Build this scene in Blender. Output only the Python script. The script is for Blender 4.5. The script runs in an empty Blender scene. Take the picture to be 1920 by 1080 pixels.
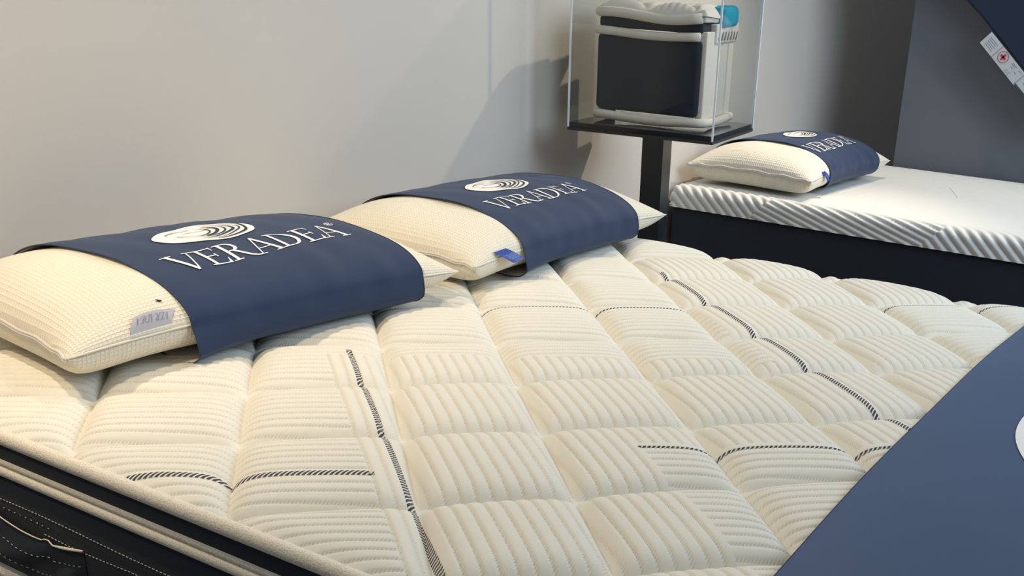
import bpy, math
import numpy as np
from mathutils import Vector, Matrix

sc = bpy.context.scene
COL = sc.collection
# ---------------------------------------------------------------- units
# the place is laid out in quilt units: 1 unit = 0.30 m (one quilt diamond, corner to corner)
# x runs from the head wall to the foot of the beds, y along the head wall, z is up from the top of the large mattress
S = 0.30
H0 = 0.62
def W(a):
    a = np.asarray(a, float) * S
    a = a.copy(); a[..., 2] += H0
    return a
def w3(x, y, z): return Vector((x * S, y * S, z * S + H0))

# ---------------------------------------------------------------- camera
R = np.array([[0.86634027, 0.49616212, 0.05725113], [0.23135001, -0.29705996, -0.92640842], [-0.44264174, 0.81582997, -0.37214211]])
cam_d = bpy.data.cameras.new('camera')
cam = bpy.data.objects.new('camera', cam_d); COL.objects.link(cam)
m = Matrix.Identity(4)
for r in range(3):
    m[r][0] = R[0][r]; m[r][1] = -R[1][r]; m[r][2] = -R[2][r]
loc = w3(4.67666065, -4.822995, 1.96691237)
for r in range(3): m[r][3] = loc[r]
cam.matrix_world = m
cam_d.sensor_width = 36.0
cam_d.lens = 1998.5 / 1920 * 36
cam_d.shift_x = -264.69 / 1920
cam_d.shift_y = 245.01 / 1920
cam_d.clip_start = 0.05
sc.camera = cam

# ---------------------------------------------------------------- world, lights, exposure
sc.view_settings.view_transform = 'Standard'
sc.view_settings.look = 'None'
sc.view_settings.gamma = 1.0
sc.view_settings.exposure = -0.09
wd = bpy.data.worlds.new('world'); sc.world = wd; wd.use_nodes = True
bg = wd.node_tree.nodes['Background']
bg.inputs[0].default_value = (0.82, 0.91, 1.0, 1); bg.inputs[1].default_value = 0.24

def spot(name, p, aim, power, col, size=70, blend=0.6, rad=0.03):
    d = bpy.data.lights.new(name, 'SPOT'); d.energy = power; d.color = col
    d.spot_size = math.radians(size); d.spot_blend = blend; d.shadow_soft_size = rad
    o = bpy.data.objects.new(name, d); COL.objects.link(o)
    a = w3(*p); b = w3(*aim); o.location = a
    o.rotation_euler = (b - a).to_track_quat('-Z', 'Y').to_euler()
    return o
def area(name, p, aim, power, col, sx, sy):
    d = bpy.data.lights.new(name, 'AREA'); d.energy = power; d.color = col
    d.shape = 'RECTANGLE'; d.size = sx; d.size_y = sy
    o = bpy.data.objects.new(name, d); COL.objects.link(o)
    a = w3(*p); b = w3(*aim); o.location = a
    o.rotation_euler = (b - a).to_track_quat('-Z', 'Y').to_euler()
    return o
WARM = (1.0, 0.86, 0.68)
spot('ceiling_spot_near', (-1.1, -2.7, 5.2), (1.1, -1.3, 0), 50, WARM, 90, 0.9, 0.03)
spot('ceiling_spot_mid', (-0.6, 2.0, 5.8), (1.6, 0.2, 0), 36, WARM, 84, 0.9, 0.03)
spot('ceiling_spot_wall', (0.9, -4.2, 5.2), (-1.7, -1.4, 0.9), 66, (1.0, 0.79, 0.54), 85, 1.0, 0.06)
spot('ceiling_spot_display', (2.0, 9.0, 5.7), (-1.2, 4.8, 0), 115, (1.0, 0.84, 0.66), 80, 0.9, 0.03)
spot('ceiling_spot_far', (0.6, 9.4, 6.0), (0.6, 8.6, 0), 60, (1.0, 0.86, 0.68), 70, 0.8, 0.03)
area('cool_fill_light', (9, 5.5, 5.5), (-1.7, 8.6, 1.2), 92, (0.68, 0.83, 1.0), 2.2, 1.6)  # unseen cool fill, added to give the far wall its bluish light

# ---------------------------------------------------------------- node helpers
class N:
    def __init__(s, name):
        s.m = bpy.data.materials.new(name); s.m.use_nodes = True
        s.t = s.m.node_tree; s.t.nodes.clear()
        s.out = s.t.nodes.new('ShaderNodeOutputMaterial')
    def node(s, typ, **kw):
        n = s.t.nodes.new(typ)
        for k, v in kw.items(): setattr(n, k, v)
        return n
    def link(s, a, b): s.t.links.new(a, b)
    def math(s, op, a, b=None, c=None):
        n = s.node('ShaderNodeMath', operation=op)
        for i, v in enumerate((a, b, c)):
            if v is None: continue
            if isinstance(v, (int, float)): n.inputs[i].default_value = v
            else: s.link(v, n.inputs[i])
        return n.outputs[0]
    def bsdf(s, col, rough=0.8, spec=0.3, sheen=0.0, metal=0.0):
        b = s.node('ShaderNodeBsdfPrincipled')
        if isinstance(col, tuple): b.inputs['Base Color'].default_value = (*col, 1)
        else: s.link(col, b.inputs['Base Color'])
        b.inputs['Roughness'].default_value = rough
        b.inputs['Specular IOR Level'].default_value = spec
        b.inputs['Sheen Weight'].default_value = sheen
        b.inputs['Metallic'].default_value = metal
        s.link(b.outputs[0], s.out.inputs[0]); s.b = b
        return b
    def bump(s, h, strength=0.3, dist=0.002):
        n = s.node('ShaderNodeBump'); n.inputs['Strength'].default_value = strength; n.inputs['Distance'].default_value = dist
        s.link(h, n.inputs['Height']); s.link(n.outputs[0], s.b.inputs['Normal'])
    def uv(s):
        t = s.node('ShaderNodeTexCoord'); x = s.node('ShaderNodeSeparateXYZ'); s.link(t.outputs['UV'], x.inputs[0])
        return x.outputs[0], x.outputs[1]
    def obj(s):
        return s.node('ShaderNodeTexCoord').outputs['Object']
    def noise(s, scale, vec=None, detail=3):
        n = s.node('ShaderNodeTexNoise'); n.inputs['Scale'].default_value = scale; n.inputs['Detail'].default_value = detail
        s.link(vec if vec is not None else s.obj(), n.inputs['Vector'])
        return n.outputs[0]
    def mixc(s, f, a, b):
        n = s.node('ShaderNodeMix', data_type='RGBA')
        s.link(f, n.inputs[0])
        for i, v in ((6, a), (7, b)):
            if isinstance(v, tuple): n.inputs[i].default_value = (*v, 1)
            else: s.link(v, n.inputs[i])
        return n.outputs[2]

def plain(name, col, rough=0.8, spec=0.3, noise=0, var=0.08, bump=0.0, sheen=0.0, metal=0.0):
    n = N(name)
    if noise:
        f = n.noise(noise)
        c = n.mixc(f, tuple(x * (1 - var) for x in col), tuple(min(1, x * (1 + var)) for x in col))
        n.bsdf(c, rough, spec, sheen, metal)
        if bump: n.bump(n.noise(noise * 4), bump, 0.001)
    else: n.bsdf(col, rough, spec, sheen, metal)
    return n.m

# quilt cover: cream rib knit with dark hatched stripes (uv = pattern coordinates in units)
CREAM = (0.80, 0.765, 0.66)
SEG = [('u', -0.27, 0.92, 9), ('v', 2.60, -4, -0.38), ('v', 2.36, 0.82, 3.2), ('u', 2.25, -1.04, 4), ('v', 0.0, -0.4, 2.06), ('v', -0.19, 3.36, 9)]
def quilt_material(name, cream, stripes=True):
    n = N(name); u, v = n.uv()
    weave = n.math('MULTIPLY', n.math('SINE', n.math('MULTIPLY', u, 900.0)), n.math('SINE', n.math('MULTIPLY', v, 900.0)))
    tw = n.math('SINE', n.math('MULTIPLY', n.math('ADD', u, v), 420.0))
    c = n.mixc(n.noise(14), tuple(x * 0.965 for x in cream), cream)
    if stripes:
        tot = None
        for ax, pos, lo, hi in SEG:
            a, b = (u, v) if ax == 'u' else (v, u)
            e = n.math('MULTIPLY', n.math('LESS_THAN', n.math('ABSOLUTE', n.math('SUBTRACT', a, pos)), 0.0155),
                       n.math('MULTIPLY', n.math('GREATER_THAN', b, lo), n.math('LESS_THAN', b, hi)))
            tot = e if tot is None else n.math('MAXIMUM', tot, e)
        hatch = n.math('GREATER_THAN', n.math('SINE', n.math('MULTIPLY', n.math('ADD', n.math('MULTIPLY', u, 1.0), n.math('MULTIPLY', v, 1.0)), 285.0)), -0.35)
        c = n.mixc(n.math('MULTIPLY', tot, hatch), c, (0.045, 0.05, 0.075))
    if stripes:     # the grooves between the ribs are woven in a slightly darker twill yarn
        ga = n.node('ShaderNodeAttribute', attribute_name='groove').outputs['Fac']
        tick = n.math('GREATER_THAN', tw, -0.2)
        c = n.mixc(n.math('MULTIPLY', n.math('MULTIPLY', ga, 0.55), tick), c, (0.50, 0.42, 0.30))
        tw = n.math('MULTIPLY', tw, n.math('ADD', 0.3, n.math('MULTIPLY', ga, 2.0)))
    n.bsdf(c, 0.85, 0.2, 0.1)
    n.bump(n.math('ADD', n.math('MULTIPLY', weave, 0.4), n.math('MULTIPLY', tw, 0.6)), 0.35, 0.0006)
    return n.m
def knit_material(name, cream, per=0.046, depth=0.5):
    n = N(name); u, v = n.uv(); k = 2 * math.pi / per
    a = n.math('SINE', n.math('MULTIPLY', u, k)); b = n.math('SINE', n.math('MULTIPLY', v, k))
    d = n.math('MULTIPLY', a, b)
    d = n.math('SMOOTH_MIN', n.math('ABSOLUTE', d), 0.6, 0.3)
    c = n.mixc(n.noise(9), tuple(x * 0.96 for x in cream), cream)
    n.bsdf(c, 0.85, 0.2, 0.15)
    fine = n.noise(900)
    n.bump(n.math('ADD', d, n.math('MULTIPLY', fine, 0.25)), depth, 0.0022)
    return n.m
def fabric(name, col, rough=0.75, spec=0.25, sheen=0.3, k=2600, bump=0.25):
    n = N(name)
    c = n.mixc(n.noise(6), tuple(x * 0.92 for x in col), tuple(x * 1.06 for x in col))
    n.bsdf(c, rough, spec, sheen)
    n.bump(n.noise(k * 0.35), bump, 0.0007)
    return n.m
def mesh_material(name, cream):
    n = N(name)
    vo = n.node('ShaderNodeTexVoronoi'); vo.inputs['Scale'].default_value = 420
    n.link(n.obj(), vo.inputs['Vector'])
    f = n.math('LESS_THAN', vo.outputs['Distance'], 0.36)
    c = n.mixc(f, cream, tuple(x * 0.80 for x in cream))
    n.bsdf(c, 0.8, 0.25)
    n.bump(vo.outputs['Distance'], 0.5, 0.0008)
    return n.m
def acrylic(name):
    n = N(name)
    lw = n.node('ShaderNodeLayerWeight'); lw.inputs['Blend'].default_value = 0.5
    fr_ = n.math('ADD', 0.022, n.math('MULTIPLY', 0.9, n.math('POWER', lw.outputs['Facing'], 5.0)))
    tr = n.node('ShaderNodeBsdfTransparent'); tr.inputs[0].default_value = (0.955, 0.965, 0.96, 1)
    gl = n.node('ShaderNodeBsdfGlossy'); gl.inputs['Roughness'].default_value = 0.02
    mx = n.node('ShaderNodeMixShader')
    n.link(fr_, mx.inputs[0]); n.link(tr.outputs[0], mx.inputs[1]); n.link(gl.outputs[0], mx.inputs[2])
    n.link(mx.outputs[0], n.out.inputs[0])
    return n.m

M = dict(
    quilt=quilt_material('cream_rib_knit', CREAM),
    quilt2=quilt_material('white_rib_knit', (0.80, 0.78, 0.72), False),
    knit=knit_material('cream_waffle_knit', (0.82, 0.76, 0.62), depth=0.8),
    knit2=knit_material('white_waffle_knit', (0.80, 0.77, 0.70)),
    navy=fabric('navy_fabric', (0.021, 0.039, 0.088), sheen=0.1),
    runner=fabric('blue_satin_fabric', (0.058, 0.096, 0.18), 0.5, 0.35, 0.1, 3200, 0.15),
    dark=fabric('dark_navy_border_fabric', (0.011, 0.017, 0.028), 0.8, 0.2, 0.1),
    lean=fabric('deep_navy_cover_fabric', (0.012, 0.020, 0.042), 0.8, 0.2, 0.1),
    base=fabric('dark_base_fabric', (0.020, 0.025, 0.034), 0.8, 0.2, 0.1),
    piping=mesh_material('cream_mesh_piping', (0.78, 0.72, 0.60)),
    white=plain('white_print', (0.86, 0.84, 0.80), 0.6),
    line=plain('navy_print', (0.03, 0.035, 0.06), 0.7),
    lining=plain('pale_lining', (0.62, 0.60, 0.56), 0.8),
    zip=plain('pale_zip_tape', (0.70, 0.66, 0.60), 0.5, 0.4),
    thread=plain('pale_thread', (0.55, 0.53, 0.46), 0.7),
    tag_grey=plain('grey_satin_tag', (0.46, 0.45, 0.50), 0.5),
    tag_text=plain('grey_tag_print', (0.24, 0.24, 0.30), 0.7),
    tag_blue=plain('blue_satin_tag', (0.02, 0.06, 0.30), 0.5),
    tag_blue_text=plain('pale_blue_tag_print', (0.25, 0.38, 0.70), 0.7),
    wall=plain('painted_wall', (0.60, 0.555, 0.495), 0.55, 0.25, 3, 0.02),
    wall2=plain('grey_panel_paint', (0.115, 0.125, 0.145), 0.7, 0.3, 3, 0.04),
    wall3=plain('dark_wall_paint', (0.05, 0.06, 0.08), 0.7, 0.3, 3, 0.04),
    floor=plain('grey_floor', (0.16, 0.15, 0.14), 0.5, 0.4, 8, 0.12),
    black=plain('black_metal', (0.012, 0.014, 0.018), 0.45, 0.5),
    pole=plain('satin_black_metal', (0.022, 0.024, 0.028), 0.3, 0.6),
    gloss=plain('gloss_black_acrylic', (0.012, 0.013, 0.016), 0.08, 0.6),
    acrylic=acrylic('clear_acrylic'),
    edge=plain('frosted_acrylic_edge', (0.78, 0.80, 0.82), 0.3, 0.5),
    foam=plain('white_foam', (0.68, 0.62, 0.54), 0.9, 0.1, 60, 0.05, 0.2),
    foam_dark=plain('foam_slot', (0.20, 0.18, 0.16), 0.9, 0.1),
    cyan=plain('turquoise_foam', (0.03, 0.36, 0.50), 0.85, 0.1, 80, 0.08, 0.3),
    sticker=plain('pale_sticker', (0.42, 0.44, 0.45), 0.6),
    red=plain('red_print', (0.42, 0.03, 0.06), 0.6),
    green=plain('dark_green_print', (0.01, 0.08, 0.09), 0.6),
    bug=plain('dark_insect', (0.01, 0.008, 0.006), 0.4),
)

# ---------------------------------------------------------------- mesh helpers (world or local coordinates in metres)
def link(name, verts, faces, mat, parent=None, smooth=True, uv=None, nested=None):
    me = bpy.data.meshes.new(name)
    v = np.asarray(verts, float).reshape(-1, 3)
    me.from_pydata(v.tolist() if len(v) < 50000 else [], [], faces if len(v) < 50000 else [])
    if len(v) >= 50000:
        f = np.asarray(faces, np.int32)
        me.vertices.add(len(v)); me.vertices.foreach_set('co', v.astype(np.float32).ravel())
        me.loops.add(f.size); me.loops.foreach_set('vertex_index', f.ravel())
        me.polygons.add(len(f)); me.polygons.foreach_set('loop_start', np.arange(len(f), dtype=np.int32) * f.shape[1])
        me.polygons.foreach_set('loop_total', np.full(len(f), f.shape[1], np.int32))
        me.update(calc_edges=True)
    if uv is not None:
        l = me.uv_layers.new(name='UVMap')
        idx = np.zeros(len(me.loops), np.int32); me.loops.foreach_get('vertex_index', idx)
        l.data.foreach_set('uv', np.asarray(uv, np.float32).reshape(-1, 2)[idx].ravel())
    me.polygons.foreach_set('use_smooth', [smooth] * len(me.polygons))
    me.materials.append(M[mat]); me.validate(); me.update()
    o = bpy.data.objects.new(name, me); COL.objects.link(o)
    if parent is not None: o.parent = parent
    return o
def gridfaces(n, m_, closed=False):
    k = m_ if closed else m_ - 1
    a = np.arange(n - 1)[:, None] * m_; b = np.arange(k)[None, :]; b2 = (b + 1) % m_
    return np.stack([a + b, a + b2, a + m_ + b2, a + m_ + b], -1).reshape(-1, 4)
def gridmesh(name, P, mat, parent=None, closed=False, uv=None, flip=False, smooth=True, extra=None):
    n, m_ = P.shape[:2]
    f = gridfaces(n, m_, closed)
    if flip: f = f[:, ::-1]
    f = f.tolist() if P.shape[0] * P.shape[1] < 50000 else f
    if extra: f = f + extra
    return link(name, P.reshape(-1, 3), f, mat, parent, smooth, uv)
def tag(o, label=None, cat=None, group=None, kind=None):
    for k, v in (('label', label), ('category', cat), ('group', group), ('kind', kind)):
        if v: o[k] = v
    return o
def empty(name, p, rz=0, scale=1):
    o = bpy.data.objects.new(name, None); COL.objects.link(o)
    o.location = p; o.rotation_euler = (0, 0, rz); o.empty_display_size = 0.05
    o.scale = (scale,) * 3
    return o
class MB:
    def __init__(s): s.v = []; s.f = []
    def add(s, v, f):
        k = len(s.v); s.v += [tuple(x) for x in np.asarray(v, float).tolist()]; s.f += [tuple(i + k for i in q) for q in f]; return s
    def box(s, lo, hi, bev=0.0, frame=None):
        (x0, y0, z0), (x1, y1, z1) = lo, hi
        if bev <= 0:
            v = np.array([[x, y, z] for z in (z0, z1) for y in (y0, y1) for x in (x0, x1)])
            f = [(0, 2, 3, 1), (4, 5, 7, 6), (0, 1, 5, 4), (2, 6, 7, 3), (0, 4, 6, 2), (1, 3, 7, 5)]
        else:   # rounded box through a superellipsoid-like shell
            n = 6; pts = []; b = bev
            th = [i * math.pi / 2 / n for i in range(n + 1)]
            ring = []
            for (cx, cy, a0) in ((x1 - b, y1 - b, 0), (x0 + b, y1 - b, 1), (x0 + b, y0 + b, 2), (x1 - b, y0 + b, 3)):
                for t in th: ring.append((cx, cy, a0 * math.pi / 2 + t))
            rows = []
            prof = [(-1, t) for t in th] + [(1, t) for t in reversed(th)]
            v = []
            for sgn, t in prof:
                r = b * math.sin(t) if True else b
                zc = (z0 + b - b * math.cos(t)) if sgn < 0 else (z1 - b + b * math.cos(t))
                for cx, cy, a in ring: v.append((cx + r * math.cos(a), cy + r * math.sin(a), zc))
            k = len(ring); f = []
            for i in range(len(prof) - 1):
                for j in range(k): f.append((i * k + j, i * k + (j + 1) % k, (i + 1) * k + (j + 1) % k, (i + 1) * k + j))
            f.append(tuple(range(k))[::-1]); f.append(tuple((len(prof) - 1) * k + j for j in range(k)))
            v = np.array(v)
        if frame is not None: v = frame(v)
        return s.add(v, f)
    def tube(s, pts, r, n=8, closed=False):
        P = np.asarray(pts, float); k = len(P)
        r = np.broadcast_to(np.asarray(r, float), (k,))
        T = np.gradient(P, axis=0) if not closed else (np.roll(P, -1, 0) - np.roll(P, 1, 0))
        T /= np.linalg.norm(T, axis=1)[:, None] + 1e-12
        up = np.array([0, 0, 1.0]); v = []
        for i in range(k):
            a = np.cross(T[i], up)
            if np.linalg.norm(a) < 1e-3: a = np.cross(T[i], [1, 0, 0])
            a /= np.linalg.norm(a); b = np.cross(a, T[i])
            for j in range(n):
                q = 2 * math.pi * j / n; v.append(P[i] + r[i] * (a * math.cos(q) + b * math.sin(q)))
        f = []
        for i in range(k if closed else k - 1):
            i2 = (i + 1) % k
            for j in range(n): f.append((i * n + j, i2 * n + j, i2 * n + (j + 1) % n, i * n + (j + 1) % n))
        if not closed: f.append(tuple(range(n))); f.append(tuple((k - 1) * n + j for j in range(n))[::-1])
        return s.add(v, f)
    def build(s, name, mat, parent=None, smooth=False): return link(name, s.v, s.f, mat, parent, smooth)

# ---------------------------------------------------------------- setting
def slab(name, lo, hi, mat):
    o = MB().box(tuple(W(lo)), tuple(W(hi))).build(name, mat); tag(o, kind='structure'); return o
FL = -H0 / S
slab('floor', (-1.9, -9, FL - 0.15), (12, 22, FL), 'floor')
slab('wall_left', (-1.95, -9, FL), (-1.70, 22, 7.5), 'wall')
slab('wall_panel', (-0.14, 11.06, FL), (9, 11.4, 7.5), 'wall2')
slab('wall_back', (-1.7, 19.0, FL), (6, 19.3, 7.5), 'wall3')

# ---------------------------------------------------------------- large mattress
TH = math.radians(38.0); CT, ST = math.cos(TH), math.sin(TH)
def uvp(x, y): return (x / CT + y / ST) / 2, (x / CT - y / ST) / 2
def zoneA(u, v):
    a = np.zeros(u.shape)
    for k in (-1, 0, 1):
        U = u - 2.5 * k; V = v + 2.6 * k
        z = ((U > -0.40) & (U < 0.83) & (V > 1.02)) | ((U >= 0.83) & (U < 2.15) & (V > 1.05) & (V < 2.31))
        a = np.maximum(a, z)
    return a
RNG = np.random.default_rng(4)
JIT = {}
def wob(i, j, k):
    return np.sin(i * 12.9898 + j * 78.233 + k * 37.719) * 0.5 + np.sin(i * 3.7 + j * 5.1 + k * 1.3) * 0.5
GROOVE = [None]
def rib(t):
    f = t - np.floor(t)
    return 1 - np.clip(np.abs(f - 0.5) * 2, 0, 1) ** 4.5
def quilt_z(x, y, ribs=True):
    li = x + y / 0.9435 + 0.035 * np.sin(y * 3.1 + x * 2.3); lj = x - y / 0.9435 + 0.035 * np.sin(x * 2.9 - y * 2.1 + 1)
    fi = li - np.floor(li); fj = lj - np.floor(lj)
    di = np.minimum(fi, 1 - fi) * 0.69; dj = np.minimum(fj, 1 - fj) * 0.69      # distance to the seams in units
    pf = lambda d: 1 - np.exp(-d / 0.045)
    cross = pf(di) * pf(dj)
    dome = (4 * fi * (1 - fi) * 4 * fj * (1 - fj)) ** 0.5
    h = -0.045 + 0.068 * cross + 0.018 * dome
    h += 0.004 * np.sin(x * 1.7 + 0.4) * np.sin(y * 1.3)
    if ribs:
        u, v = uvp(x, y)
        a = zoneA(u, v)
        amp = 0.0125 * np.clip(cross * 1.1 + 0.15, 0, 1)
        rv = a * rib(u / 0.0655) + (1 - a) * rib(v / 0.0655)
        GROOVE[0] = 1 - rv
        h += amp * rv - amp
    return h
X0, X1, Y0, Y1 = -1.66, 5.02, -2.46, 2.97
def nonuni(segs):
    out = []
    for a, b, st in segs: out.append(np.arange(a, b, st))
    return np.unique(np.round(np.concatenate(out + [np.array([segs[-1][1]])]), 5))
xs = nonuni([(X0, -0.3, 0.03), (-0.3, 2.9, 0.0068), (2.9, 3.66, 0.0085), (3.66, X1, 0.04)])
ys = nonuni([(Y0, 1.0, 0.0066), (1.0, Y1, 0.0085)])
XX, YY = np.meshgrid(xs, ys, indexing='ij')
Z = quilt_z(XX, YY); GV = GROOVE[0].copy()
d_e = np.minimum.reduce([XX - X0, X1 - XX, YY - Y0, (Y1 - YY) * 1.0])
rr = 0.14
e = np.clip(1 - d_e / rr, 0, 1)
Z = Z - 0.06 * (1 - np.sqrt(np.clip(1 - e ** 2, 0, 1))) 
Z[:, -1] -= 0.08       # the cover turns down over the far piping
UU, VV = uvp(XX, YY)
m1 = empty('quilted_mattress', w3((X0 + X1) / 2, (Y0 + Y1) / 2, -0.76))
tag(m1, 'large cream quilted mattress with navy sides and mesh piping, nearest the camera', 'mattress')
def loc1(P): return W(P) - np.array(m1.location)
qc = gridmesh('quilted_cover', loc1(np.stack([XX, YY, Z], -1)), 'quilt', m1, uv=np.stack([UU, VV], -1))
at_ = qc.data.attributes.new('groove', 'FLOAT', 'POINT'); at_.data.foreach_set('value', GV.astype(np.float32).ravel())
def round_rect(x0, x1, y0, y1, r, z, n=10, step=0.15):
    pts = []
    for cx, cy, a0 in ((x1 - r, y1 - r, 0), (x0 + r, y1 - r, 1), (x0 + r, y0 + r, 2), (x1 - r, y0 + r, 3)):
        for i in range(n + 1):
            a = (a0 + i / n) * math.pi / 2; pts.append((cx + r * math.cos(a), cy + r * math.sin(a), z))
    P = np.array(pts); Q = []
    for i in range(len(P)):
        a, b = P[i], P[(i + 1) % len(P)]; k = max(1, int(np.linalg.norm(b - a) / step))
        for t in range(k): Q.append(a + (b - a) * t / k)
    return np.array(Q)
def ringwall(name, prof, mat, parent, locf, rc, cap=False):
    """side wall swept round the mattress: prof = [(outset, z)]"""
    rows = []
    for o_, z in prof:
        rows.append(round_rect(rc[0] - o_, rc[1] + o_, rc[2] - o_, rc[3] + o_, rc[4] + o_, z, step=0.15))
    k = min(len(r) for r in rows)
    base = round_rect(rc[0], rc[1], rc[2], rc[3], rc[4], 0, step=0.15)
    c = np.array([(rc[0] + rc[1]) / 2, (rc[2] + rc[3]) / 2])
    nx = np.roll(base, -1, 0) - np.roll(base, 1, 0)
    nrm = np.stack([nx[:, 1], -nx[:, 0], 0 * nx[:, 0]], -1); nrm /= np.linalg.norm(nrm, axis=1)[:, None]
    P = []
    s = np.arange(len(base))
    for o_, z in prof:
        q = base + nrm * o_; q[:, 2] = z - (0.075 * np.clip((base[:, 1] - 1.0) / 1.5, 0, 1) if z > -0.17 else 0); P.append(q)
    P = np.array(P)
    return gridmesh(name, locf(P), mat, parent, closed=True)
RC = (X0 + 0.0, X1, Y0, Y1 - 0.07, 0.14)
def arc(cz, co, r, a0, a1, n=10):
    return [(co + r * math.cos(math.radians(a0 + (a1 - a0) * i / n)), cz + r * math.sin(math.radians(a0 + (a1 - a0) * i / n))) for i in range(n + 1)]
ringwall('piping', arc(-0.004, 0.0, 0.033, 170, -125, 14), 'piping', m1, loc1, RC)
ringwall('upper_border', [(0.0, -0.02), (0.018, -0.035), (0.024, -0.07), (0.018, -0.115)], 'dark', m1, loc1, RC)
ringwall('piping', arc(-0.118, 0.012, 0.018, 120, -70, 8) + arc(-0.158, 0.014, 0.028, 70, -110, 10), 'piping', m1, loc1, RC)
ringwall('lower_border', [(0.0, -0.17), (0.03, -0.20), (0.04, -0.30), (0.042, -0.45), (0.04, -0.60), (0.03, -0.66), (0.0, -0.70)], 'dark', m1, loc1, RC)
ringwall('piping', arc(-0.71, 0.0, 0.05, 110, -110, 12), 'piping', m1, loc1, RC)
# hidden underside of the mattress
uo = MB().box(tuple(loc1((X0 + .05, Y0 + .05, -0.755))), tuple(loc1((X1 - .05, Y1 - .05, -0.40)))).build('underside', 'dark', m1)
# stitching on the near border
mb = MB()
def dashes(mb, pts, dash, gap, r):
    P = np.array(pts); L = np.r_[0, np.cumsum(np.linalg.norm(np.diff(P, axis=0), axis=1))]
    s = 0
    while s + dash < L[-1]:
        q = [[np.interp(t, L, P[:, c]) for c in range(3)] for t in (s, s + dash)]
        mb.tube(q, r, 5); s += dash + gap
def onside(x, z, o=0.044): return loc1((x, Y0 - o, z))
dashes(mb, [onside(x, -0.295 + 0.008 * math.sin(x * 4)) for x in np.arange(-0.6, 2.2, 0.05)], 0.004, 0.003, 0.0005)
mb.build('stitching', 'thread', m1); mb = MB()
dashes(mb, [onside(x, -0.335 + 0.004 * math.sin(x * 7)) for x in np.arange(-0.6, 0.55, 0.05)], 0.003, 0.009, 0.0004)
mb.build('stitching', 'thread', m1); mb = MB()
dashes(mb, [onside(x, -0.375 + 0.006 * math.sin(x * 7)) for x in np.arange(0.45, 2.2, 0.05)], 0.004, 0.003, 0.0005)
mb.build('stitching', 'thread', m1)
# handle: padded dark flap with a light bound edge
hx = np.linspace(-0.75, 0.72, 60); hz = np.linspace(0, 1, 14)
HP = []
for t in hz:
    row = []
    for x in hx:
        top = -0.355 + 0.045 * math.cos((x + 0.2) * 5.2) * (1 if x < 0.45 else 0.8) - 0.02 * (x > 0.5)
        z = top - 0.24 * t
        bul = 0.055 * math.sin(math.pi * min(1, (x + 0.75) / 0.75 * 0.5)) * math.sin(math.pi * (0.12 + 0.8 * t)) + 0.010 * math.sin(x * 16 + t * 7) * math.sin(math.pi * t)
        end = min(1, (0.72 - x) / 0.06)
        row.append(loc1((x, Y0 - 0.046 - bul * end, z)))
    HP.append(row)
HP = np.array(HP)
hd = gridmesh('handle', HP, 'dark', m1)
hd['label'] = 'dark padded carrying handle with pale bound edge'
MB().tube(HP[0] + np.array([0, -0.001, 0.001]), np.interp(hx, [-0.75, -0.1, 0.0, 0.5, 0.6, 0.72], [.0014, .0022, .0009, .0009, .0022, .0016]), 8).build('binding', 'piping', hd, True)
for k in (4, 9):
    mb = MB(); dashes(mb, HP[k] + np.array([0, -0.0008, 0]), 0.004, 0.006, 0.0004)
    mb.build('stitching', 'thread', hd)

# its bed base
b1 = empty('divan', w3((X0 + X1) / 2, (Y0 + Y1) / 2, FL))
tag(b1, 'dark upholstered divan under the large quilted mattress', 'bed base')
def locb(P): return W(P) - np.array(b1.location)
MB().box(tuple(locb((X0 + .02, Y0 + .02, FL + 0.35))), tuple(locb((X1 - .02, Y1 - .02, -0.765))), 0.02).build('box', 'base', b1, True)
for sx in (X0 + .4, X1 - .4):
    for sy in (Y0 + .4, Y1 - .4):
        MB().tube([locb((sx, sy, FL)), locb((sx, sy, FL + .36))], [0.022, 0.03], 16).build('leg', 'black', b1, True)

# ---------------------------------------------------------------- second mattress on its dark base
m2 = empty('ribbed_mattress', w3(1.7, 9.0, -0.5))
tag(m2, 'white ribbed foam mattress lying on the dark divan by the grey panel', 'mattress')
def loc2(P): return W(P) - np.array(m2.location)
XA, XB, YA, YB = -1.62, 5.0, 6.86, 10.98
zt, zb = -0.235, -0.5
xs2 = np.arange(XA, XB + 0.001, 0.016)
r = 0.11
prof = []   # (y, z, ny, nz, s)
for t in np.linspace(0, zt - zb - r, 12)[:-1]: prof.append((YA, zb + t, -1, 0, t))
s0 = zt - zb - r
for a in np.linspace(0, math.pi / 2, 12): prof.append((YA + r - r * math.cos(a), zt - r + r * math.sin(a), -math.cos(a), math.sin(a), s0 + r * a))
s1 = s0 + r * math.pi / 2
for t in np.r_[np.arange(0.02, 0.9, 0.02), np.arange(0.9, YB - YA - 2 * r, 0.12)]: prof.append((YA + r + t, zt, 0, 1, s1 + t))
for a in np.linspace(0, math.pi / 2, 8): prof.append((YB - r + r * math.sin(a), zt - r + r * math.cos(a), math.sin(a), math.cos(a), s1 + 9))
prof.append((YB, zb, 1, 0, s1 + 9.5))
prof = np.array(prof)
PX = xs2[:, None] * np.ones(len(prof)); sN = np.ones(len(xs2))[:, None] * prof[:, 4]
q = PX - 0.9 * sN
zone = np.floor((q + 0.54) / 2.1).astype(int)
ph1 = (PX + 1.05 * sN) / 0.135; ph2 = (PX * 0.62 + 1.9 * sN) / 0.135
rb = np.where(zone % 2 != 0, np.abs(np.sin(np.pi * ph1)) ** 0.8, np.abs(np.sin(np.pi * ph2)) ** 0.8)
amp = 0.036 * np.clip(1.25 - (sN - 0.15) / 0.35, 0.06, 1)
ends = np.clip(np.minimum(PX - XA, XB - PX) / 0.1, 0, 1)
zo = 0.5 * (1 - np.sqrt(1 - (1 - ends) ** 2)) * 0.16
D = amp * (rb - 0.7)
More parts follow.
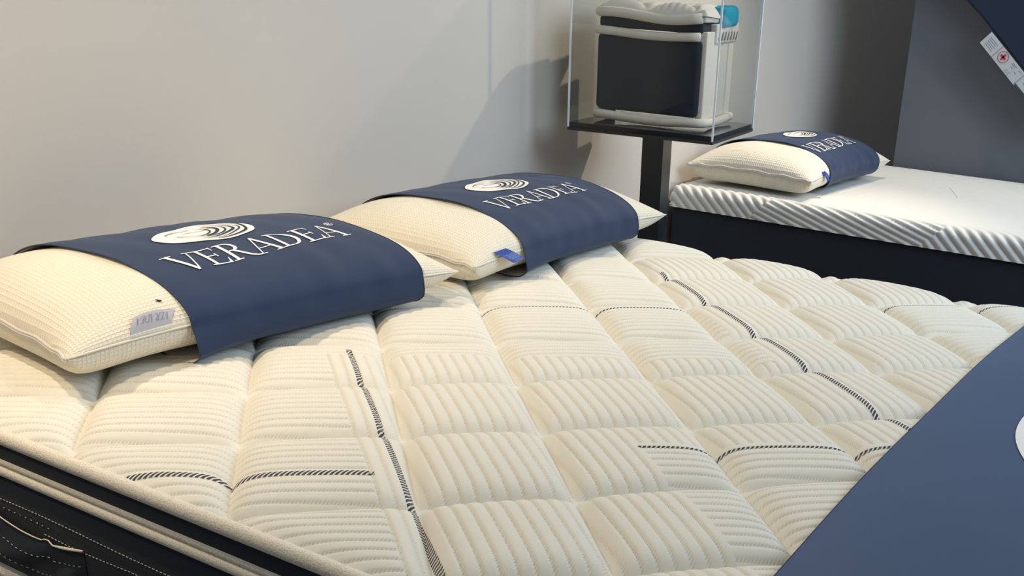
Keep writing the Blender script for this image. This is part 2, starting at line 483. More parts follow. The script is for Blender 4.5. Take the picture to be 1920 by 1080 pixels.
P2 = np.stack([PX, prof[:, 0] + prof[:, 2] * D + 0 * PX, np.maximum(prof[:, 1] + prof[:, 3] * D - zo * (prof[:, 1] > -.45), zb)], -1)
o = gridmesh('cover', loc2(P2), 'quilt2', m2, flip=False, uv=np.stack([PX, sN], -1))
mb = MB()
for x in (XA, XB):
    pr_ = P2[0 if x == XA else -1]
    mb.add(loc2(pr_), [tuple(range(len(pr_)))])
mb.add(loc2([(XA, YA, zb), (XB, YA, zb), (XB, YB, zb), (XA, YB, zb)]), [(0, 1, 2, 3)])
mb.build('end_panel', 'quilt2', m2)
# thin woven line running over the top
def ztop2(x, y): return zt + 0.004
for (xa, ya, xb, yb) in ((-0.28, 6.98, -0.80, 7.72), (1.10, 9.62, 1.42, 8.85)):
    mb = MB().tube([loc2((xa + (xb - xa) * t, ya + (yb - ya) * t, ztop2(0, 0) - 0.002)) for t in np.linspace(0, 1, 12)], 0.0006, 5)
    so = mb.build('woven_line', 'thread', m2); so['label'] = 'thin grey woven line'
b2 = empty('divan', w3(1.7, 9.0, FL))
tag(b2, 'dark upholstered divan carrying the white ribbed mattress by the grey panel', 'bed base')
def locb2(P): return W(P) - np.array(b2.location)
MB().box(tuple(locb2((XA + .02, YA + .03, FL + 0.2))), tuple(locb2((XB - .02, YB, -0.505))), 0.012).build('box', 'base', b2, True)
MB().box(tuple(locb2((XA + .12, YA + .2, FL))), tuple(locb2((XB - .12, YB - .12, FL + 0.21)))).build('plinth', 'black', b2)

# ---------------------------------------------------------------- pillows (local metres, x across, y along, origin under the centre)
PL, PWH, PZS, PHT, PHB = 1.25, 0.80, 0.205, 0.25, 0.185
def g_end(s): return (1 - np.abs(s) ** 4.4) ** 0.52
def pil(s, ph, off=0.0, top=1.0):
    """s in [-1,1] along the length, ph angle round the section; returns units"""
    c, sn = np.cos(ph), np.sin(ph)
    up = sn >= 0
    pc = np.where(up, 2 / 2.1, 2 / 6.5); ps = np.where(up, 2 / 2.0, 2 / 2.2)
    t = np.sign(c) * np.abs(c) ** pc
    hh = np.where(up, PHT * g_end(s), -PHB * (1 - np.abs(s) ** np.where(s < 0, 22, 6)) ** 0.5)
    w = PWH * (0.955 + 0.045 * s ** 4)
    x = t * (w + off)
    zs = PZS - 0.008 * np.abs(s) ** 3 - 0.02 * t ** 2 * np.abs(s) ** 2
    z = zs + (hh + np.sign(hh) * off * (0.2 + 0.8 * up)) * np.abs(sn) ** ps
    y = s * PL * (0.965 + 0.035 * t ** 4)
    return x, y, z
def make_pillow(mat):
    root = empty('pillow', (0, 0, 0))
    ss = np.sin(np.linspace(-math.pi / 2, math.pi / 2, 90)); ph = np.linspace(0, 2 * math.pi, 120, endpoint=False)
    Sg, Pg = np.meshgrid(ss, ph, indexing='ij')
    x, y, z = pil(Sg, Pg)
    z = z + 0.010 * np.sin(x * 7 + y * 3) * np.sin(y * 5 - x * 2) * g_end(Sg)
    z = np.maximum(z, 0.012)
    P = np.stack([x, y, z], -1)
    dl = np.linalg.norm(np.roll(P, -1, 1) - P, axis=2); al = np.cumsum(dl, 1) - dl
    al[:, :] = al[len(ss) // 2][None, :]
    gridmesh('cover', P * S, mat, root, closed=True, uv=np.stack([y, al], -1))
    # piped seam round the outline
    loop = []
    for t in np.linspace(-1, 1, 40): xx, yy, zz = pil(t, 0.0); loop.append((xx, yy, zz))
    for a in np.linspace(0, math.pi, 24)[1:-1]: xx, yy, zz = pil(1.0, a); loop.append((xx, yy, zz))
    for t in np.linspace(1, -1, 40): xx, yy, zz = pil(t, math.pi); loop.append((xx, yy, zz))
    k0 = len(loop)
    MB().tube(np.array(loop) * S, 0.0016, 7).build('seam', mat, root, True)
    zp = []
    for i, a in enumerate(np.linspace(math.pi, 0, 50)):
        xx, yy, zz = pil(-1.0, a); zp.append((xx, yy - 0.006, zz + 0.006 * math.sin(i * 0.8)))
    zo_ = MB().tube(np.array(zp) * S, 0.0024, 8).tube(np.array(zp) * S + np.array([0, -0.001, -0.0035]), 0.0018, 6).build('zipper', 'zip', root, True)
    return root
def copy_tree(o, parent=None):
    c = o.copy(); COL.objects.link(c); c.parent = parent
    for ch in o.children: copy_tree(ch, c)
    return c

def solid_patch(name, fn, nu, nv, mat, parent, thick=0.0006):
    P = np.array([[fn(i / (nu - 1), j / (nv - 1)) for j in range(nv)] for i in range(nu)])
    return gridmesh(name, P, mat, parent)

# lettering: ribbons laid on a surface. glyph space: cap height 1, x to the right, y up
def arcp(cx, cy, rx, ry, a0, a1, n=18):
    return [(cx + rx * math.cos(math.radians(a0 + (a1 - a0) * i / n)), cy + ry * math.sin(math.radians(a0 + (a1 - a0) * i / n))) for i in range(n + 1)]
K, T_, SF = 0.105, 0.04, 0.036
GL = {
 'V': (0.86, [([(0.10, 1), (0.45, 0)], [K, K * .8]), ([(0.45, 0), (0.76, 1)], [T_, T_]), ([(-0.06, 0.98), (0.28, 0.98)], [SF] * 2), ([(0.62, 0.98), (0.92, 0.98)], [SF] * 2)]),
 'E': (0.68, [([(0.16, 0), (0.16, 1)], [K, K]), ([(0.0, 0.975), (0.60, 0.975)], [T_] * 2), ([(0.60, 1), (0.585, 0.80)], [T_, .02]), ([(0.16, 0.52), (0.50, 0.52)], [T_] * 2), ([(0.50, 0.61), (0.50, 0.43)], [.04] * 2),
              ([(0.0, 0.025), (0.62, 0.025)], [T_] * 2), ([(0.60, 0.0), (0.68, 0.26)], [.09, .02])]),
 'R': (0.86, [([(0.16, 0), (0.16, 1)], [K, K]), ([(0.0, 0.98), (0.30, 0.98)], [SF] * 2), ([(0.0, 0.02), (0.32, 0.02)], [SF] * 2),
              ([(0.16, 0.975)] + arcp(0.32, 0.745, 0.245, 0.23, 90, -90) + [(0.16, 0.515)], [T_] * 3 + [0.06 + 0.06 * math.sin(math.pi * i / 14) for i in range(15)] + [T_] * 3),
              ([(0.36, 0.52), (0.62, 0.16), (0.76, 0.03), (0.95, 0.0)], [K, K, .08, .03])]),
 'A': (0.86, [([(0.44, 1.0), (0.10, 0)], [T_, T_]), ([(0.44, 1.02), (0.80, 0)], [K * .8, K]), ([(0.20, 0.34), (0.66, 0.34)], [T_ * .9] * 2), ([(-0.04, 0.02), (0.26, 0.02)], [SF] * 2), ([(0.62, 0.02), (0.96, 0.02)], [SF] * 2)]),
 'D': (0.94, [([(0.16, 0), (0.16, 1)], [K, K]), ([(0.0, 0.98), (0.34, 0.98)], [SF] * 2), ([(0.0, 0.02), (0.34, 0.02)], [SF] * 2),
              ([(0.16, 0.975)] + arcp(0.34, 0.5, 0.48, 0.475, 90, -90) + [(0.16, 0.025)], [T_] * 3 + [0.055 + 0.075 * math.sin(math.pi * i / 14) for i in range(15)] + [T_] * 3)]),
 'o': (0.5, [(arcp(0.18, 0.18, 0.17, 0.17, 0, 360, 24), [0.03] * 25), ([(0.12, 0.08), (0.12, 0.28)], [0.04] * 2), ([(0.12, 0.27)] + arcp(0.17, 0.23, 0.06, 0.045, 90, -90, 6) + [(0.12, 0.19)], [.03] * 9), ([(0.18, 0.18), (0.25, 0.08)], [.04] * 2)]),
}
def ribbon(pts, wid, step):
    P = np.array(pts, float); wd_ = np.array(wid, float)
    if len(wd_) != len(P): wd_ = np.interp(np.linspace(0, 1, len(P)), np.linspace(0, 1, len(wd_)), wd_)
    L = np.r_[0, np.cumsum(np.linalg.norm(np.diff(P, axis=0), axis=1))]
    n = max(2, int(L[-1] / step) + 1) if len(P) < 6 else len(P)
    s = np.linspace(0, L[-1], n) if len(P) < 6 else L
    Q = np.stack([np.interp(s, L, P[:, 0]), np.interp(s, L, P[:, 1])], -1); w = np.interp(s, L, wd_)
    T = np.gradient(Q, axis=0); T /= np.linalg.norm(T, axis=1)[:, None] + 1e-9
    Nn = np.stack([-T[:, 1], T[:, 0]], -1)
    return Q - Nn * w[:, None] / 2, Q + Nn * w[:, None] / 2
def glyph_mesh(ch, place, size, step=0.12):
    mb = MB()
    for pts, wid in GL[ch][1]:
        a, b = ribbon(pts, wid, step)
        v = [place(p[0] * size, p[1] * size) for pr2 in zip(a, b) for p in pr2]
        f = [(2 * i, 2 * i + 2, 2 * i + 3, 2 * i + 1) for i in range(len(a) - 1)]
        mb.add(v, f)
    return mb
def word(name, text, place, size, mat, parent, gap=0.10, thick=False):
    """one mesh per letter"""
    wds = [GL[c][0] for c in text]; tot = sum(wds) + gap * (len(text) - 1); x = -tot / 2
    out = []
    for k, c in enumerate(text):
        ox, oy = x * size, 0
        if c == 'o':
            mb = glyph_mesh(c, lambda a, b, ox=ox: place(a + ox - 0.10 * size, b + size * 0.82), size * 0.75)
        else:
            mb = glyph_mesh(c, lambda a, b, ox=ox: place(a + ox, b), size)
        o_ = mb.build(name, mat, parent, True); out.append(o_)
        x += wds[k] + gap
    return out
def logo(place, rad, parent):
    """pale shell disc with nested dark lines; place(a, b) a = right, b = up"""
    n, m_ = 12, 64; P = []
    def outline(a): return (rad * 1.15 * (math.cos(a) - 0.04 * math.sin(3 * a)), rad * 0.80 * math.sin(a) * (0.84 + 0.16 * math.cos(a) + 0.03 * math.sin(4 * a)))
    for i in range(n + 1):
        P.append([place(outline(2 * math.pi * j / m_)[0] * i / n, outline(2 * math.pi * j / m_)[1] * i / n, 0) for j in range(m_)])
    disc = gridmesh('logo', np.array(P), 'white', parent, closed=True)
    mb = MB()
    for k in range(6):
        q = 0.90 - 0.10 * k; cx = -0.055 * rad * k; cy = 0.015 * rad * k
        pts = []; wd_ = []
        a0, a1 = ((-95, 75), (-120, 95), (-105, 60), (-165, 170), (-80, 45), (-190, 150))[k]
        for i in range(49):
            a = math.radians(a0 + (a1 - a0) * i / 48)
            rr_ = 1 + 0.02 * math.sin(3 * a + k) + 0.015 * math.sin(5 * a + 2 * k)
            pts.append((cx + rad * q * 1.12 * rr_ * math.cos(a), cy + rad * q * 0.78 * rr_ * math.sin(a) * (0.86 + 0.14 * math.cos(a))))
            wd_.append(rad * (0.008 + (0.055, 0.03, 0.06, 0.035, 0.07, 0.03)[k] * max(0, math.cos(a + 0.5)) ** 1.5))
        A, B = ribbon(pts, wd_, 1)
        v = [place(p[0], p[1], 1) for pr2 in zip(A, B) for p in pr2]
        mb.add(v, [(2 * i, 2 * i + 2, 2 * i + 3, 2 * i + 1) for i in range(48)])
    for pts in ([(-.45, .10), (-.2, .16), (.05, .10), (.3, .14)], [(-.7, -.05), (-.4, -.18), (-.05, -.25), (.2, -.2)], [(-.8, .2), (-.5, .32), (-.1, .36)]):
        q = [(rad * a, rad * b) for a, b in pts]
        Q = np.array(q); t = np.linspace(0, len(q) - 1, 16); Q = np.stack([np.interp(t, range(len(q)), Q[:, 0]), np.interp(t, range(len(q)), Q[:, 1])], -1)
        A, B = ribbon(Q, [rad * 0.02] * 16, 1)
        mb.add([place(p[0], p[1], 1) for pr2 in zip(A, B) for p in pr2], [(2 * i, 2 * i + 2, 2 * i + 3, 2 * i + 1) for i in range(15)])
    mb.build('logo_lines', 'line', disc, True)
    return disc

SLO = 0.016
def wrinkle(x, y): return 0.0045 * np.sin(y * 9 + x * 4) * np.sin(x * 6 + 1.0) + 0.003 * np.sin(y * 21 - x * 8)
def sleeve_top(x, y):
    """height (units) of the sleeve's upper surface over local x, y"""
    s = y / (PL * 0.975)
    lo, hi = 1e-3, math.pi - 1e-3
    w = PWH * (0.955 + 0.045 * s ** 4) + SLO
    t = np.clip(x / w, -0.999, 0.999)
    sn = (1 - np.abs(t) ** 2.1) ** 0.5
    zs = PZS - 0.008 * abs(s) ** 3 - 0.02 * t ** 2 * s ** 2
    return zs + (PHT * g_end(s) + SLO) * sn + wrinkle(x, y)
def make_sleeve(half, cy, skew, tsize, tdy, ldy, sagk):
    root = empty('pillow_sleeve', (0, 0, 0))
    def shell(off, y0, y1, ny=70):
        yy = np.linspace(y0, y1, ny); ph = np.linspace(0, 2 * math.pi, 130, endpoint=False)
        Sg, Pg = np.meshgrid(yy / (PL * 0.975), ph, indexing='ij')
        x, y, z = pil(Sg, Pg, off)
        y = yy[:, None] + skew * x
        up = np.sin(Pg) > 0
        z = z + np.where(up, wrinkle(x, y), 0)
        # the loose lower hem sags forward at the near end
        fr = np.clip(np.cos(Pg), 0, 1) ** 0.5 * np.clip(np.sin(Pg + 0.5), 0, 1)
        x = x + fr * (0.006 * np.sin(y * 17 + z * 9) + 0.004 * np.sin(y * 31 - z * 5))
        low = np.clip(-np.sin(Pg) * 2.2, 0, 1) * np.clip(np.cos(Pg) * 1.5, 0, 1)
        near = np.clip(1 - (yy[:, None] - y0) / 0.5, 0, 1) ** 2
        x = x + low * (0.035 + near * 0.045) * sagk; z = z - low * (0.035 + near * 0.025) * sagk
        z = np.maximum(z, -0.018 + (SLO - off) * 0.3)
        return np.stack([x, y, z], -1)
    gridmesh('fabric', shell(SLO, cy - half, cy + half) * S, 'navy', root, closed=True)
    gridmesh('lining', shell(SLO - 0.007, cy - half + 0.002, cy + half - 0.002) * S, 'lining', root, closed=True, flip=True)
    full = shell(SLO, cy - half, cy + half)
    for e_ in (full[0], full[-1]): MB().tube(e_ * S, 0.0013, 6, True).build('hem', 'navy', root, True)
    def place(a, b, lay=0, cx=0.0):     # a along +y, b up = -x
        x = cx - b - skew * a; y = cy - 0.02 + a + skew * (cx - b)
        return (x * S, y * S, (sleeve_top(x, y) + 0.006 + 0.004 * lay) * S)
    word('letter', 'VERADEAo', lambda a, b: place(a + tdy, b, 0, 0.475 if tsize < 0.21 else 0.56), tsize, 'white', root, 0.03)
    logo(lambda a, b, lay: place(a - 0.02 + ldy, b, lay, 0.02), 0.27, root)
    return root
proto_p = make_pillow('knit'); proto_s = None
PILL = [((-0.61, -0.71, 0.04), math.radians(-6.5), 1.0), ((-0.45, 1.88, 0.035), math.radians(-1), 1.0), ((-0.66, 8.40, zt + 0.03), math.radians(-2), 1.05)]
PLAB = ['cream waffle knit pillow with a grey tag and a fly on it, nearest pillow', 'cream waffle knit pillow with a blue tag behind the nearest pillow', 'white waffle knit pillow on the ribbed mattress beyond the display case']
SLAB = ['navy logo sleeve wrapped around the pillow with the grey tag', 'navy logo sleeve around the second pillow on the quilted mattress', 'navy logo sleeve around the pillow on the far ribbed mattress']
pillows = []
for k, (p, rz, s_) in enumerate(PILL):
    sl = make_sleeve(*((0.78, 0.09, 0.114, 0.198, 0.055, -0.085, 1.0), (0.765, 0.035, 0.02, 0.182, 0.0, -0.06, 0.8), (0.78, 0.08, 0.035, 0.215, -0.03, 0.0, 0.15))[k])
    for proto, labs, cat, grp in ((proto_p, PLAB, 'pillow', 'display pillows'), (sl, SLAB, 'pillow sleeve', 'navy pillow sleeves')):
        o = sl if proto is sl else (proto if k == 0 else copy_tree(proto))
        o.location = w3(*p)
        o.rotation_euler = (0, 0, rz); o.scale = (s_, s_, s_ * (1.12 if k == 2 else 1))
        tag(o, labs[k], cat, grp)
        if proto is proto_p: pillows.append(o)
# tags sewn in the front seams
def tagmesh(parent, y0, y1, hgt, mat, tmat, flop, mirror=False, txt='VERADEA', down=False, shear=0.0):
    def surf(a, b, lift=0.0):
        y = y0 + (y1 - y0) * a + shear * b
        s_ = y / (PL * 0.998); xs_, ys_, zs_ = pil(s_, 0.0)
        if down:    # hangs over the lower side, standing off a little
            x = xs_ - 0.012 + 0.03 * min(1, b * 3) + b * hgt * flop + 0.006 * math.sin(a * 5) * b + lift * 0.7
            z = zs_ + 0.045 - b * hgt * 0.75 + lift * 0.7
        else:       # folded up over the top of the pillow
            x = xs_ + 0.004 - b * hgt * 0.8 + lift * 0.2
            t_ = min(0.9999, max(0.0, x / xs_))
            z = PZS - 0.01 * t_ * t_ + PHT * g_end(np.array(s_)) * (1 - t_ ** 2.1) ** 0.5 + 0.016 + 0.012 * b * math.sin(a * 3.4 + 0.2) + lift
            z = zs_ + (z - zs_) * min(1, b * 3 + 0.0)
        return (x * S, y * S, z * S)
    t = solid_patch('tag', lambda a, b: surf(a, b), 16, 8, mat, parent)
    n = len(txt); sz = hgt * 0.42; tot = sum(GL[c][0] for c in txt) * 1.06 * sz; L_ = y1 - y0
    f = L_ * 0.80 / tot
    def pl_(a, b):
        aa = 0.5 + (a * f) / L_ * (-1 if mirror else 1)
        return surf(aa, (0.75 - b / hgt) if (mirror or down) else 0.32 + b / hgt, 0.004)
    mb = MB(); x = -tot / 2
    for c in txt:
        g = glyph_mesh(c, lambda a, b, x=x: pl_(a + x, b), sz); mb.add(g.v, g.f); x += GL[c][0] * 1.06 * sz
    mb.build('tag_lettering', tmat, t, True)
    return t
t = tagmesh(pillows[0], -0.93, -0.71, 0.058, 'tag_grey', 'tag_text', -0.55, True, shear=0.06); t['label'] = 'grey satin tag with upside-down lettering'
t = tagmesh(pillows[1], -1.03, -0.88, 0.10, 'tag_blue', 'tag_blue_text', 0.7, False, down=True, shear=0.10); t['label'] = 'blue satin tag'
t = tagmesh(pillows[2], -0.90, -0.80, 0.12, 'tag_blue', 'tag_blue_text', 0.3, False, down=True, shear=0.04); t['label'] = 'blue satin tag'

# the fly on the nearest pillow
def pillow_world(k, x, y, lift=0.0):
    s = y / (PL * 0.975); w = PWH * (0.955 + 0.045 * s ** 4); t_ = x / w
    z = PZS - 0.008 * abs(s) ** 3 - 0.02 * t_ ** 2 * s ** 2 + PHT * g_end(s) * (1 - abs(t_) ** 2.1) ** 0.5 + 0.010 * math.sin(x * 7 + y * 3) * math.sin(y * 5 - x * 2) * g_end(s)
    p, rz, sc_ = PILL[k]
    return w3(*p) + Vector((math.cos(rz) * x - math.sin(rz) * y, math.sin(rz) * x + math.cos(rz) * y, z + lift)) * S * sc_
fp = pillow_world(0, 0.67, -0.70)
fly = empty('fly', fp, 0.8); tag(fly, 'tiny black fly sitting on the nearest pillow beside its sleeve', 'insect')
def ball(c, rx, ry, rz, name, mat, par):
    P = []
    for i in range(9):
        a = math.pi * i / 8
        P.append([(c[0] + rx * math.cos(a), c[1] + ry * math.sin(a) * math.cos(b), c[2] + rz * math.sin(a) * math.sin(b)) for b in np.linspace(0, 2 * math.pi, 12, endpoint=False)])
    return gridmesh(name, np.array(P), mat, par, closed=True)
ball((0, 0, 0.0016), 0.0028, 0.0013, 0.0013, 'body', 'bug', fly)
ball((0.0032, 0, 0.0017), 0.0011, 0.0011, 0.0011, 'head', 'bug', fly)
for sg in (-1, 1):
    link('wing', [(0.001, 0, 0.003), (-0.004, sg * 0.0022, 0.0032), (-0.0055, sg * 0.001, 0.0031), (-0.001, 0, 0.0031)], [(0, 1, 2, 3)], 'bug', fly)
    mb = MB()
    for xx in (0.0015, 0, -0.0015): mb.tube([(xx, 0, 0.0015), (xx * 1.5, sg * 0.0022, 0.0022), (xx * 2, sg * 0.0036, 0)], 0.00018, 4)
    mb.build('legs', 'bug', fly)

# ---------------------------------------------------------------- blue runner over the foot of the large mattress
rn = empty('bed_runner', w3(4.3, 0.2, 0.04)); tag(rn, 'blue satin runner lying across the foot of the quilted mattress', 'bed runner')
def locr(P): return W(P) - np.array(rn.location)
ry = nonuni([(-2.62, -2.4, 0.02), (-2.4, 2.87, 0.05), (2.87, 3.06, 0.02)]); rx = np.r_[np.linspace(3.49, 3.6, 8), np.linspace(3.64, 5.1, 40)]
def runner_z(x, y):
    z = 0.060 + 0.004 * np.sin(y * 3.3 + x) + 0.003 * np.sin(x * 5 - y * 2)
    eo = np.maximum(np.maximum(-2.46 - y, y - 2.93), 0)
    return z - eo * 2.6 - 0.10 * np.clip(1 - np.minimum(y + 2.56, 3.03 - y) / 0.25, 0, 1) ** 2
RX, RY = np.meshgrid(rx, ry, indexing='ij')
RX2 = RX - 0.015 + 0.011 * (RY + 0.2) ** 2
Pt = np.stack([RX2, RY, runner_z(RX2, RY)], -1)
f1 = gridfaces(*RX.shape); n_ = RX.size
Pb = Pt.copy(); Pb[..., 2] -= 0.012
v = np.concatenate([Pt.reshape(-1, 3), Pb.reshape(-1, 3)])
nr, nc = RX.shape
bd = [i for i in range(nc)] + [i * nc + nc - 1 for i in range(1, nr)] + [(nr - 1) * nc + i for i in range(nc - 2, -1, -1)] + [i * nc for i in range(nr - 2, 0, -1)]
fs = [tuple(q) for q in f1.tolist()] + [tuple(x + n_ for x in q[::-1]) for q in f1.tolist()]
fs += [(bd[i], bd[(i + 1) % len(bd)], bd[(i + 1) % len(bd)] + n_, bd[i] + n_) for i in range(len(bd))]
link('fabric', locr(v), fs, 'runner', rn)
MB().tube(locr(Pt[0] + np.array([0, 0, -0.004])), 0.0016, 6).build('hem', 'navy', rn, True)
def rplace(a, b, lay=0):
    x, y = 4.32 - b, 0.43 + a
    return tuple(locr((x, y, runner_z(x, y) + 0.005 + 0.004 * lay)))
logo(rplace, 0.62, rn)

# ---------------------------------------------------------------- display case on its pole
A0 = np.array([-1.27, 4.03]); EX = np.array([0.988, 0.156]); EY = np.array([-0.156, 0.988]); BW, BD = 1.48, 1.37
def bx(P):
    P = np.asarray(P, float); q = A0 + P[..., :1] * EX + P[..., 1:2] * EY
    return np.concatenate([q, P[..., 2:]], -1)
cen = bx(np.array([0.70, 0.66, 0]))
dc = empty('display_case', w3(cen[0], cen[1], FL)); tag(dc, 'clear acrylic display case on a black pole between the two beds', 'display case')
def locd(P): return W(bx(P)) - np.array(dc.location)
zt_box = 2.45
MB().box((-0.0, -0.0, 0.70 - 0.03), (BW, BD, 0.70), frame=locd).build('base_plate', 'black', dc)
fl = MB().box((0.012, 0.012, 0.70), (BW - 0.012, BD - 0.012, 0.745), frame=locd).build('shelf', 'gloss', dc); fl['label'] = 'glossy black shelf'
MB().box((0.575, 0.55, FL + 0.05), (0.80, 0.80, 0.67), frame=locd).build('pole', 'pole', dc)
MB().box((0.15, 0.13, FL), (1.25, 1.2, FL + 0.05), frame=locd).build('foot_plate', 'black', dc)
th_ = 0.012
for lo, hi in (((0, 0, 0.70), (BW, th_, zt_box)), ((0, BD - th_, 0.70), (BW, BD, zt_box)), ((0, th_, 0.70), (th_, BD - th_, zt_box)), ((BW - th_, th_, 0.70), (BW, BD - th_, zt_box))):
    MB().box(lo, hi, frame=locd).build('acrylic_panel', 'acrylic', dc)
MB().box((0, 0, zt_box), (BW, BD, zt_box + th_), frame=locd).build('acrylic_lid', 'acrylic', dc)
for x, y in ((0, 0), (BW - 0.014, 0), (BW - 0.014, BD - 0.014)):
    e_ = MB().box((x - 0.001, y - 0.001, 0.70), (x + 0.015, y + 0.015, zt_box + .01), frame=locd).build('corner_edge', 'edge', dc)

# mattress sample standing in the case
sx0, sx1, sy0, sy1 = 0.13, 1.22, 0.34, 1.27
c2 = bx(np.array([0.68, 0.8, 0]))
sm = empty('mattress_sample', w3(c2[0], c2[1], 0.745)); tag(sm, 'cut mattress sample showing dark border and foam layers inside the display case', 'mattress sample')
def locs(P): return W(bx(P)) - np.array(sm.location)
def sag(v):     # soft irregular fabric
    v = np.array(v, float)
    v[:, 2] += 0.012 * np.sin(v[:, 0] * 5 + 1) + 0.01 * np.sin(v[:, 1] * 6)
    return locs(v)
def softbox(lo, hi, bev, mat, name, nx=14):
    """rounded box with enough rows to bend softly"""
    a = MB().box(lo, hi, bev); v = np.array(a.v); return link(name, sag(v), a.f, mat, sm, True)
softbox((sx0, sy0, 0.84), (sx1 - 0.03, sy1, 1.545), 0.05, 'dark', 'border_panel')
f_ = MB().box((sx1 - 0.06, sy0 + 0.05, 0.82), (sx1 + 0.012, sy1, 1.62), 0.012); link('foam_core', sag(np.array(f_.v)), f_.f, 'foam', sm, True)
softbox((sx0 + 0.01, sy0 + 0.02, 1.60), (sx1 - 0.03, sy1 - .25, 1.70), 0.03, 'dark', 'upper_border_panel')
def soft_tube(z, x0, x1, y, rad, ret=True, dip=0.0):
    pts = [(x0 - 0.0, y + 0.45, z)] + [(x0, y + 0.06, z), (x0 + 0.02, y + 0.01, z)]
    pts += [(x, y - 0.012, z + dip * math.sin((x - x0) * 6)) for x in np.linspace(x0 + 0.06, x1 - 0.05, 12)]
    if ret: pts += [(x1 - 0.01, y + 0.01, z), (x1 + 0.01, y + 0.06, z)] + [(x1 + 0.01, yy, z) for yy in np.linspace(y + 0.12, sy1 - 0.02, 8)]
    return sag(np.array(pts)), rad
P_, r_ = soft_tube(0.795, sx0 + 0.0, sx1 + 0.02, sy0, 0.043); MB().tube(P_, r_ * S, 12).build('piping', 'foam', sm, True)
P_, r_ = soft_tube(1.572, sx0 - .01, sx1 + 0.01, sy0, 0.040, False); MB().tube(P_, r_ * S, 12).build('piping', 'foam', sm, True)
P_, r_ = soft_tube(1.735, sx0, sx1 + 0.02, sy0, 0.046, False, 0.012); MB().tube(P_, r_ * S, 12).build('piping', 'foam', sm, True)
# quilted pillow-top of the sample
gx = np.linspace(sx0 + 0.01, sx1 + 0.02, 70); gy = np.linspace(sy0 - 0.02, sy1 - 0.12, 50)
GX, GY = np.meshgrid(gx, gy, indexing='ij')
a_ = (GX - sx0) / 0.5; b_ = (GY - sy0) / 0.75
i1 = a_ + b_; j1 = a_ - b_
fi = i1 - np.floor(i1); fj = j1 - np.floor(j1)
dm = (4 * fi * (1 - fi) * 4 * fj * (1 - fj)) ** 0.35
ee = np.minimum.reduce([GX - gx[0], gx[-1] - GX, GY - gy[0], gy[-1] - GY]); ee = np.clip(ee / 0.12, 0, 1)
GZ = 1.755 + 0.055 * np.sqrt(1 - (1 - ee) ** 2) + 0.075 * dm * ee + 0.006 * np.sin(GX * 90) * ee * (GX > sx0 + .5) 
Pq = np.stack([GX, GY, GZ], -1)
gridmesh('quilted_top', sag(Pq.reshape(-1, 3)).reshape(Pq.shape), 'foam', sm)
softbox((sx0 + .02, sy0 + .02, 1.70), (sx1, sy1 - .14, 1.76), 0.02, 'foam', 'padding')
cy_ = MB().box((sx1 - 0.20, 0.74, 1.66), (sx1 + 0.06, 1.25, 1.86), 0.06); cyo = link('foam_block', sag(np.array(cy_.v)), cy_.f, 'cyan', sm, True); cyo['label'] = 'turquoise foam block'
wf = MB().box((sx1 - 0.10, 0.62, 1.52), (sx1 + 0.03, 1.62 - .28, 1.70), 0.015); wfo = link('foam_layer', sag(np.array(wf.v)), wf.f, 'foam', sm, True)
for k in range(7):
    y = 0.66 + 0.095 * k
    q = locs(np.array([(sx1 + 0.031, y, 1.555), (sx1 + 0.031, y + 0.045, 1.56), (sx1 + 0.031, y + 0.075, 1.635), (sx1 + 0.031, y + 0.055, 1.635)]))
    q2 = q + np.array([0.001, 0.0, 0])
    MB().add(np.concatenate([q, q2]), [(0, 1, 2, 3), (4, 7, 6, 5), (0, 4, 5, 1), (1, 5, 6, 2), (2, 6, 7, 3), (3, 7, 4, 0)]).build('slot', 'foam_dark', wfo)

# ---------------------------------------------------------------- leaning navy mattress by the grey panel
YN = 10.62
p0 = np.array([0.62, 2.13]); p1 = np.array([0.90, 1.90]); p2 = np.array([1.65, 1.20]); p3 = np.array([4.6, -1.9 + 0.35])
dirn = (p2 - p1) / np.linalg.norm(p2 - p1); nor = np.array([dirn[1] * -1, dirn[0]])
nor = np.array([-dirn[1], dirn[0]])
pts = [p0 + (p0 - p1) / np.linalg.norm(p0 - p1) * 2.2, p0, p1, p2, p1 + dirn * 2.0]
pts = pts + [pts[-1] + nor * 3.2, pts[0] + nor * 3.2]
ln = empty('leaning_mattress', w3(2.35, YN, 0.0)); tag(ln, 'dark navy mattress leaning diagonally in front of the grey panel', 'mattress')
def locn(P): return W(P) - np.array(ln.location)
mb = MB(); k = len(pts)
rows = [(0.04, YN - 0.0), (0.0, YN + 0.04), (0.0, YN + 0.36), (0.04, YN + 0.40)]
cen_ = np.mean(pts, 0); V = []
for ins, yy in rows:
    for p in pts:
        d_ = (cen_ - p) / np.linalg.norm(cen_ - p); q = p + d_ * ins; V.append((q[0], yy, q[1]))
F = [tuple(range(k))] + [tuple(3 * k + i for i in range(k))[::-1]]
for r_i in range(3):
    for i in range(k): F.append((r_i * k + i, (r_i + 1) * k + i, (r_i + 1) * k + (i + 1) % k, r_i * k + (i + 1) % k))
link('cover', locn(V), F, 'lean', ln, False)
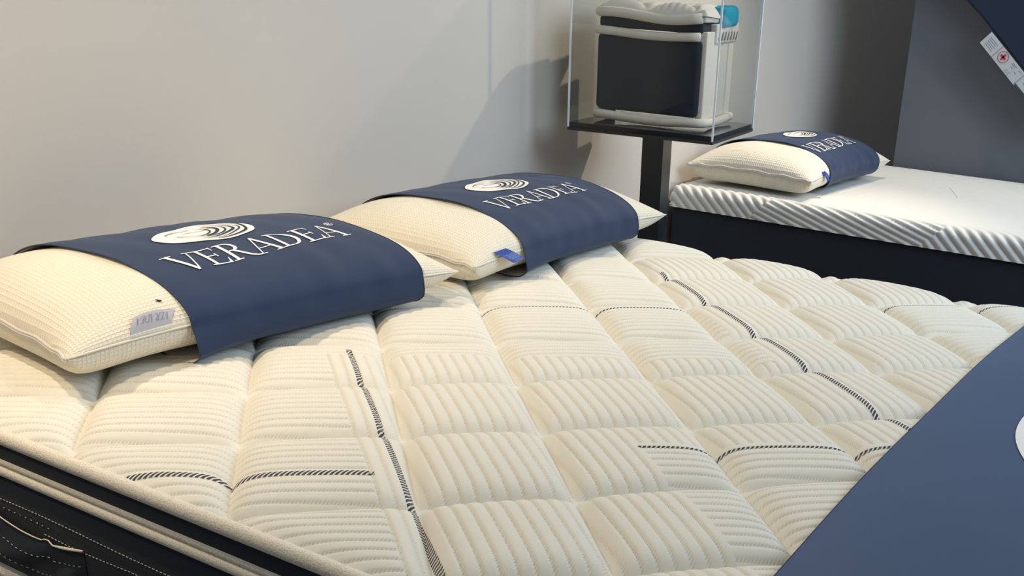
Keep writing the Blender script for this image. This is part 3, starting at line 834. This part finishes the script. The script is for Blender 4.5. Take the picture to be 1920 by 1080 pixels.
# care label strip hanging out from its lower edge
lb = empty('care_label', (0, 0, 0)); lb.parent = ln; 
def lab(a, b, lay=0):   # a along the edge from its upper end, b away from the edge (down-left)
    q = np.array([1.09, 1.715]) + dirn * a - nor * b
    return tuple(locn((q[0], YN - 0.012 - 0.0025 * lay, q[1])))
def lquad(name, a0, b0, a1, b1, mat, lay, par):
    v = [lab(a0, b0, lay), lab(a1, b0, lay), lab(a1, b1, lay), lab(a0, b1, lay)]
    v2 = [tuple(np.array(x) + np.array([0, 0.0006, 0])) for x in v]
    return MB().add(v + v2, [(0, 1, 2, 3), (7, 6, 5, 4), (0, 4, 5, 1), (1, 5, 6, 2), (2, 6, 7, 3), (3, 7, 4, 0)]).build(name, mat, par)
lq = lquad('sheet', 0, 0, 0.74, 0.20, 'sticker', 0, lb)
lquad('sheet', 0.74, 0.0, 0.98, 0.165, 'sticker', 0, lb); lquad('sheet', 0.98, 0.0, 1.4, 0.20, 'sticker', 0, lb)
lquad('edge_band', 0.72, 0.165, 0.84, 0.185, 'green', 0, lb)
for a in (0.245, 0.725): lquad('fold_line', a, 0.0, a + 0.012, 0.2, 'tag_text', 1, lb)
mb_r = MB()
cq = (0.36, 0.085)
lquad('red_cross', cq[0] - 0.045, cq[1] - 0.014, cq[0] + 0.045, cq[1] + 0.014, 'red', 2, lb); lquad('red_cross', cq[0] - 0.014, cq[1] - 0.045, cq[0] + 0.014, cq[1] + 0.045, 'red', 2, lb)
A_, B_ = ribbon(arcp(cq[0], cq[1], 0.072, 0.072, 0, 360, 36), [0.008] * 37, 1)
mb = MB().add([lab(p[0], p[1], 2) for q in zip(A_, B_) for p in q], [(2 * i, 2 * i + 2, 2 * i + 3, 2 * i + 1) for i in range(36)]); mb.build('red_ring', 'red', lb)
for i in range(5): lquad('text_line', 0.05 + 0.0 * i, 0.045 + 0.026 * i, 0.20 - 0.02 * (i % 2), 0.045 + 0.026 * i + 0.007, 'tag_text', 1, lb)
for i, (a, b, c_) in enumerate(((0.50, 0.03, 0.10), (0.50, 0.05, 0.08), (0.52, 0.08, 0.05), (0.63, 0.03, 0.06), (0.60, 0.09, 0.05))): lquad('text_line', a, b, a + c_, b + 0.008, 'tag_text', 1, lb)
A_, B_ = ribbon(arcp(0.53, 0.165, 0.02, 0.02, 60, 300, 14), [0.006] * 15, 1); mb = MB().add([lab(p[0], p[1], 2) for q in zip(A_, B_) for p in q], [(2 * i, 2 * i + 2, 2 * i + 3, 2 * i + 1) for i in range(14)])
A_, B_ = ribbon(arcp(0.58, 0.165, 0.02, 0.02, 60, 300, 14), [0.006] * 15, 1); mb.add([lab(p[0], p[1], 2) for q in zip(A_, B_) for p in q], [(2 * i, 2 * i + 2, 2 * i + 3, 2 * i + 1) for i in range(14)])
mb.build('conformity_mark', 'tag_text', lb)
lquad('red_mark', 1.06, 0.07, 1.12, 0.15, 'red', 1, lb)
lquad('text_line', 0.80, 0.05, 0.94, 0.065, 'tag_text', 1, lb); lquad('text_line', 0.80, 0.085, 0.93, 0.10, 'tag_text', 1, lb)
lb['label'] = 'pale care label strip with a red cross'
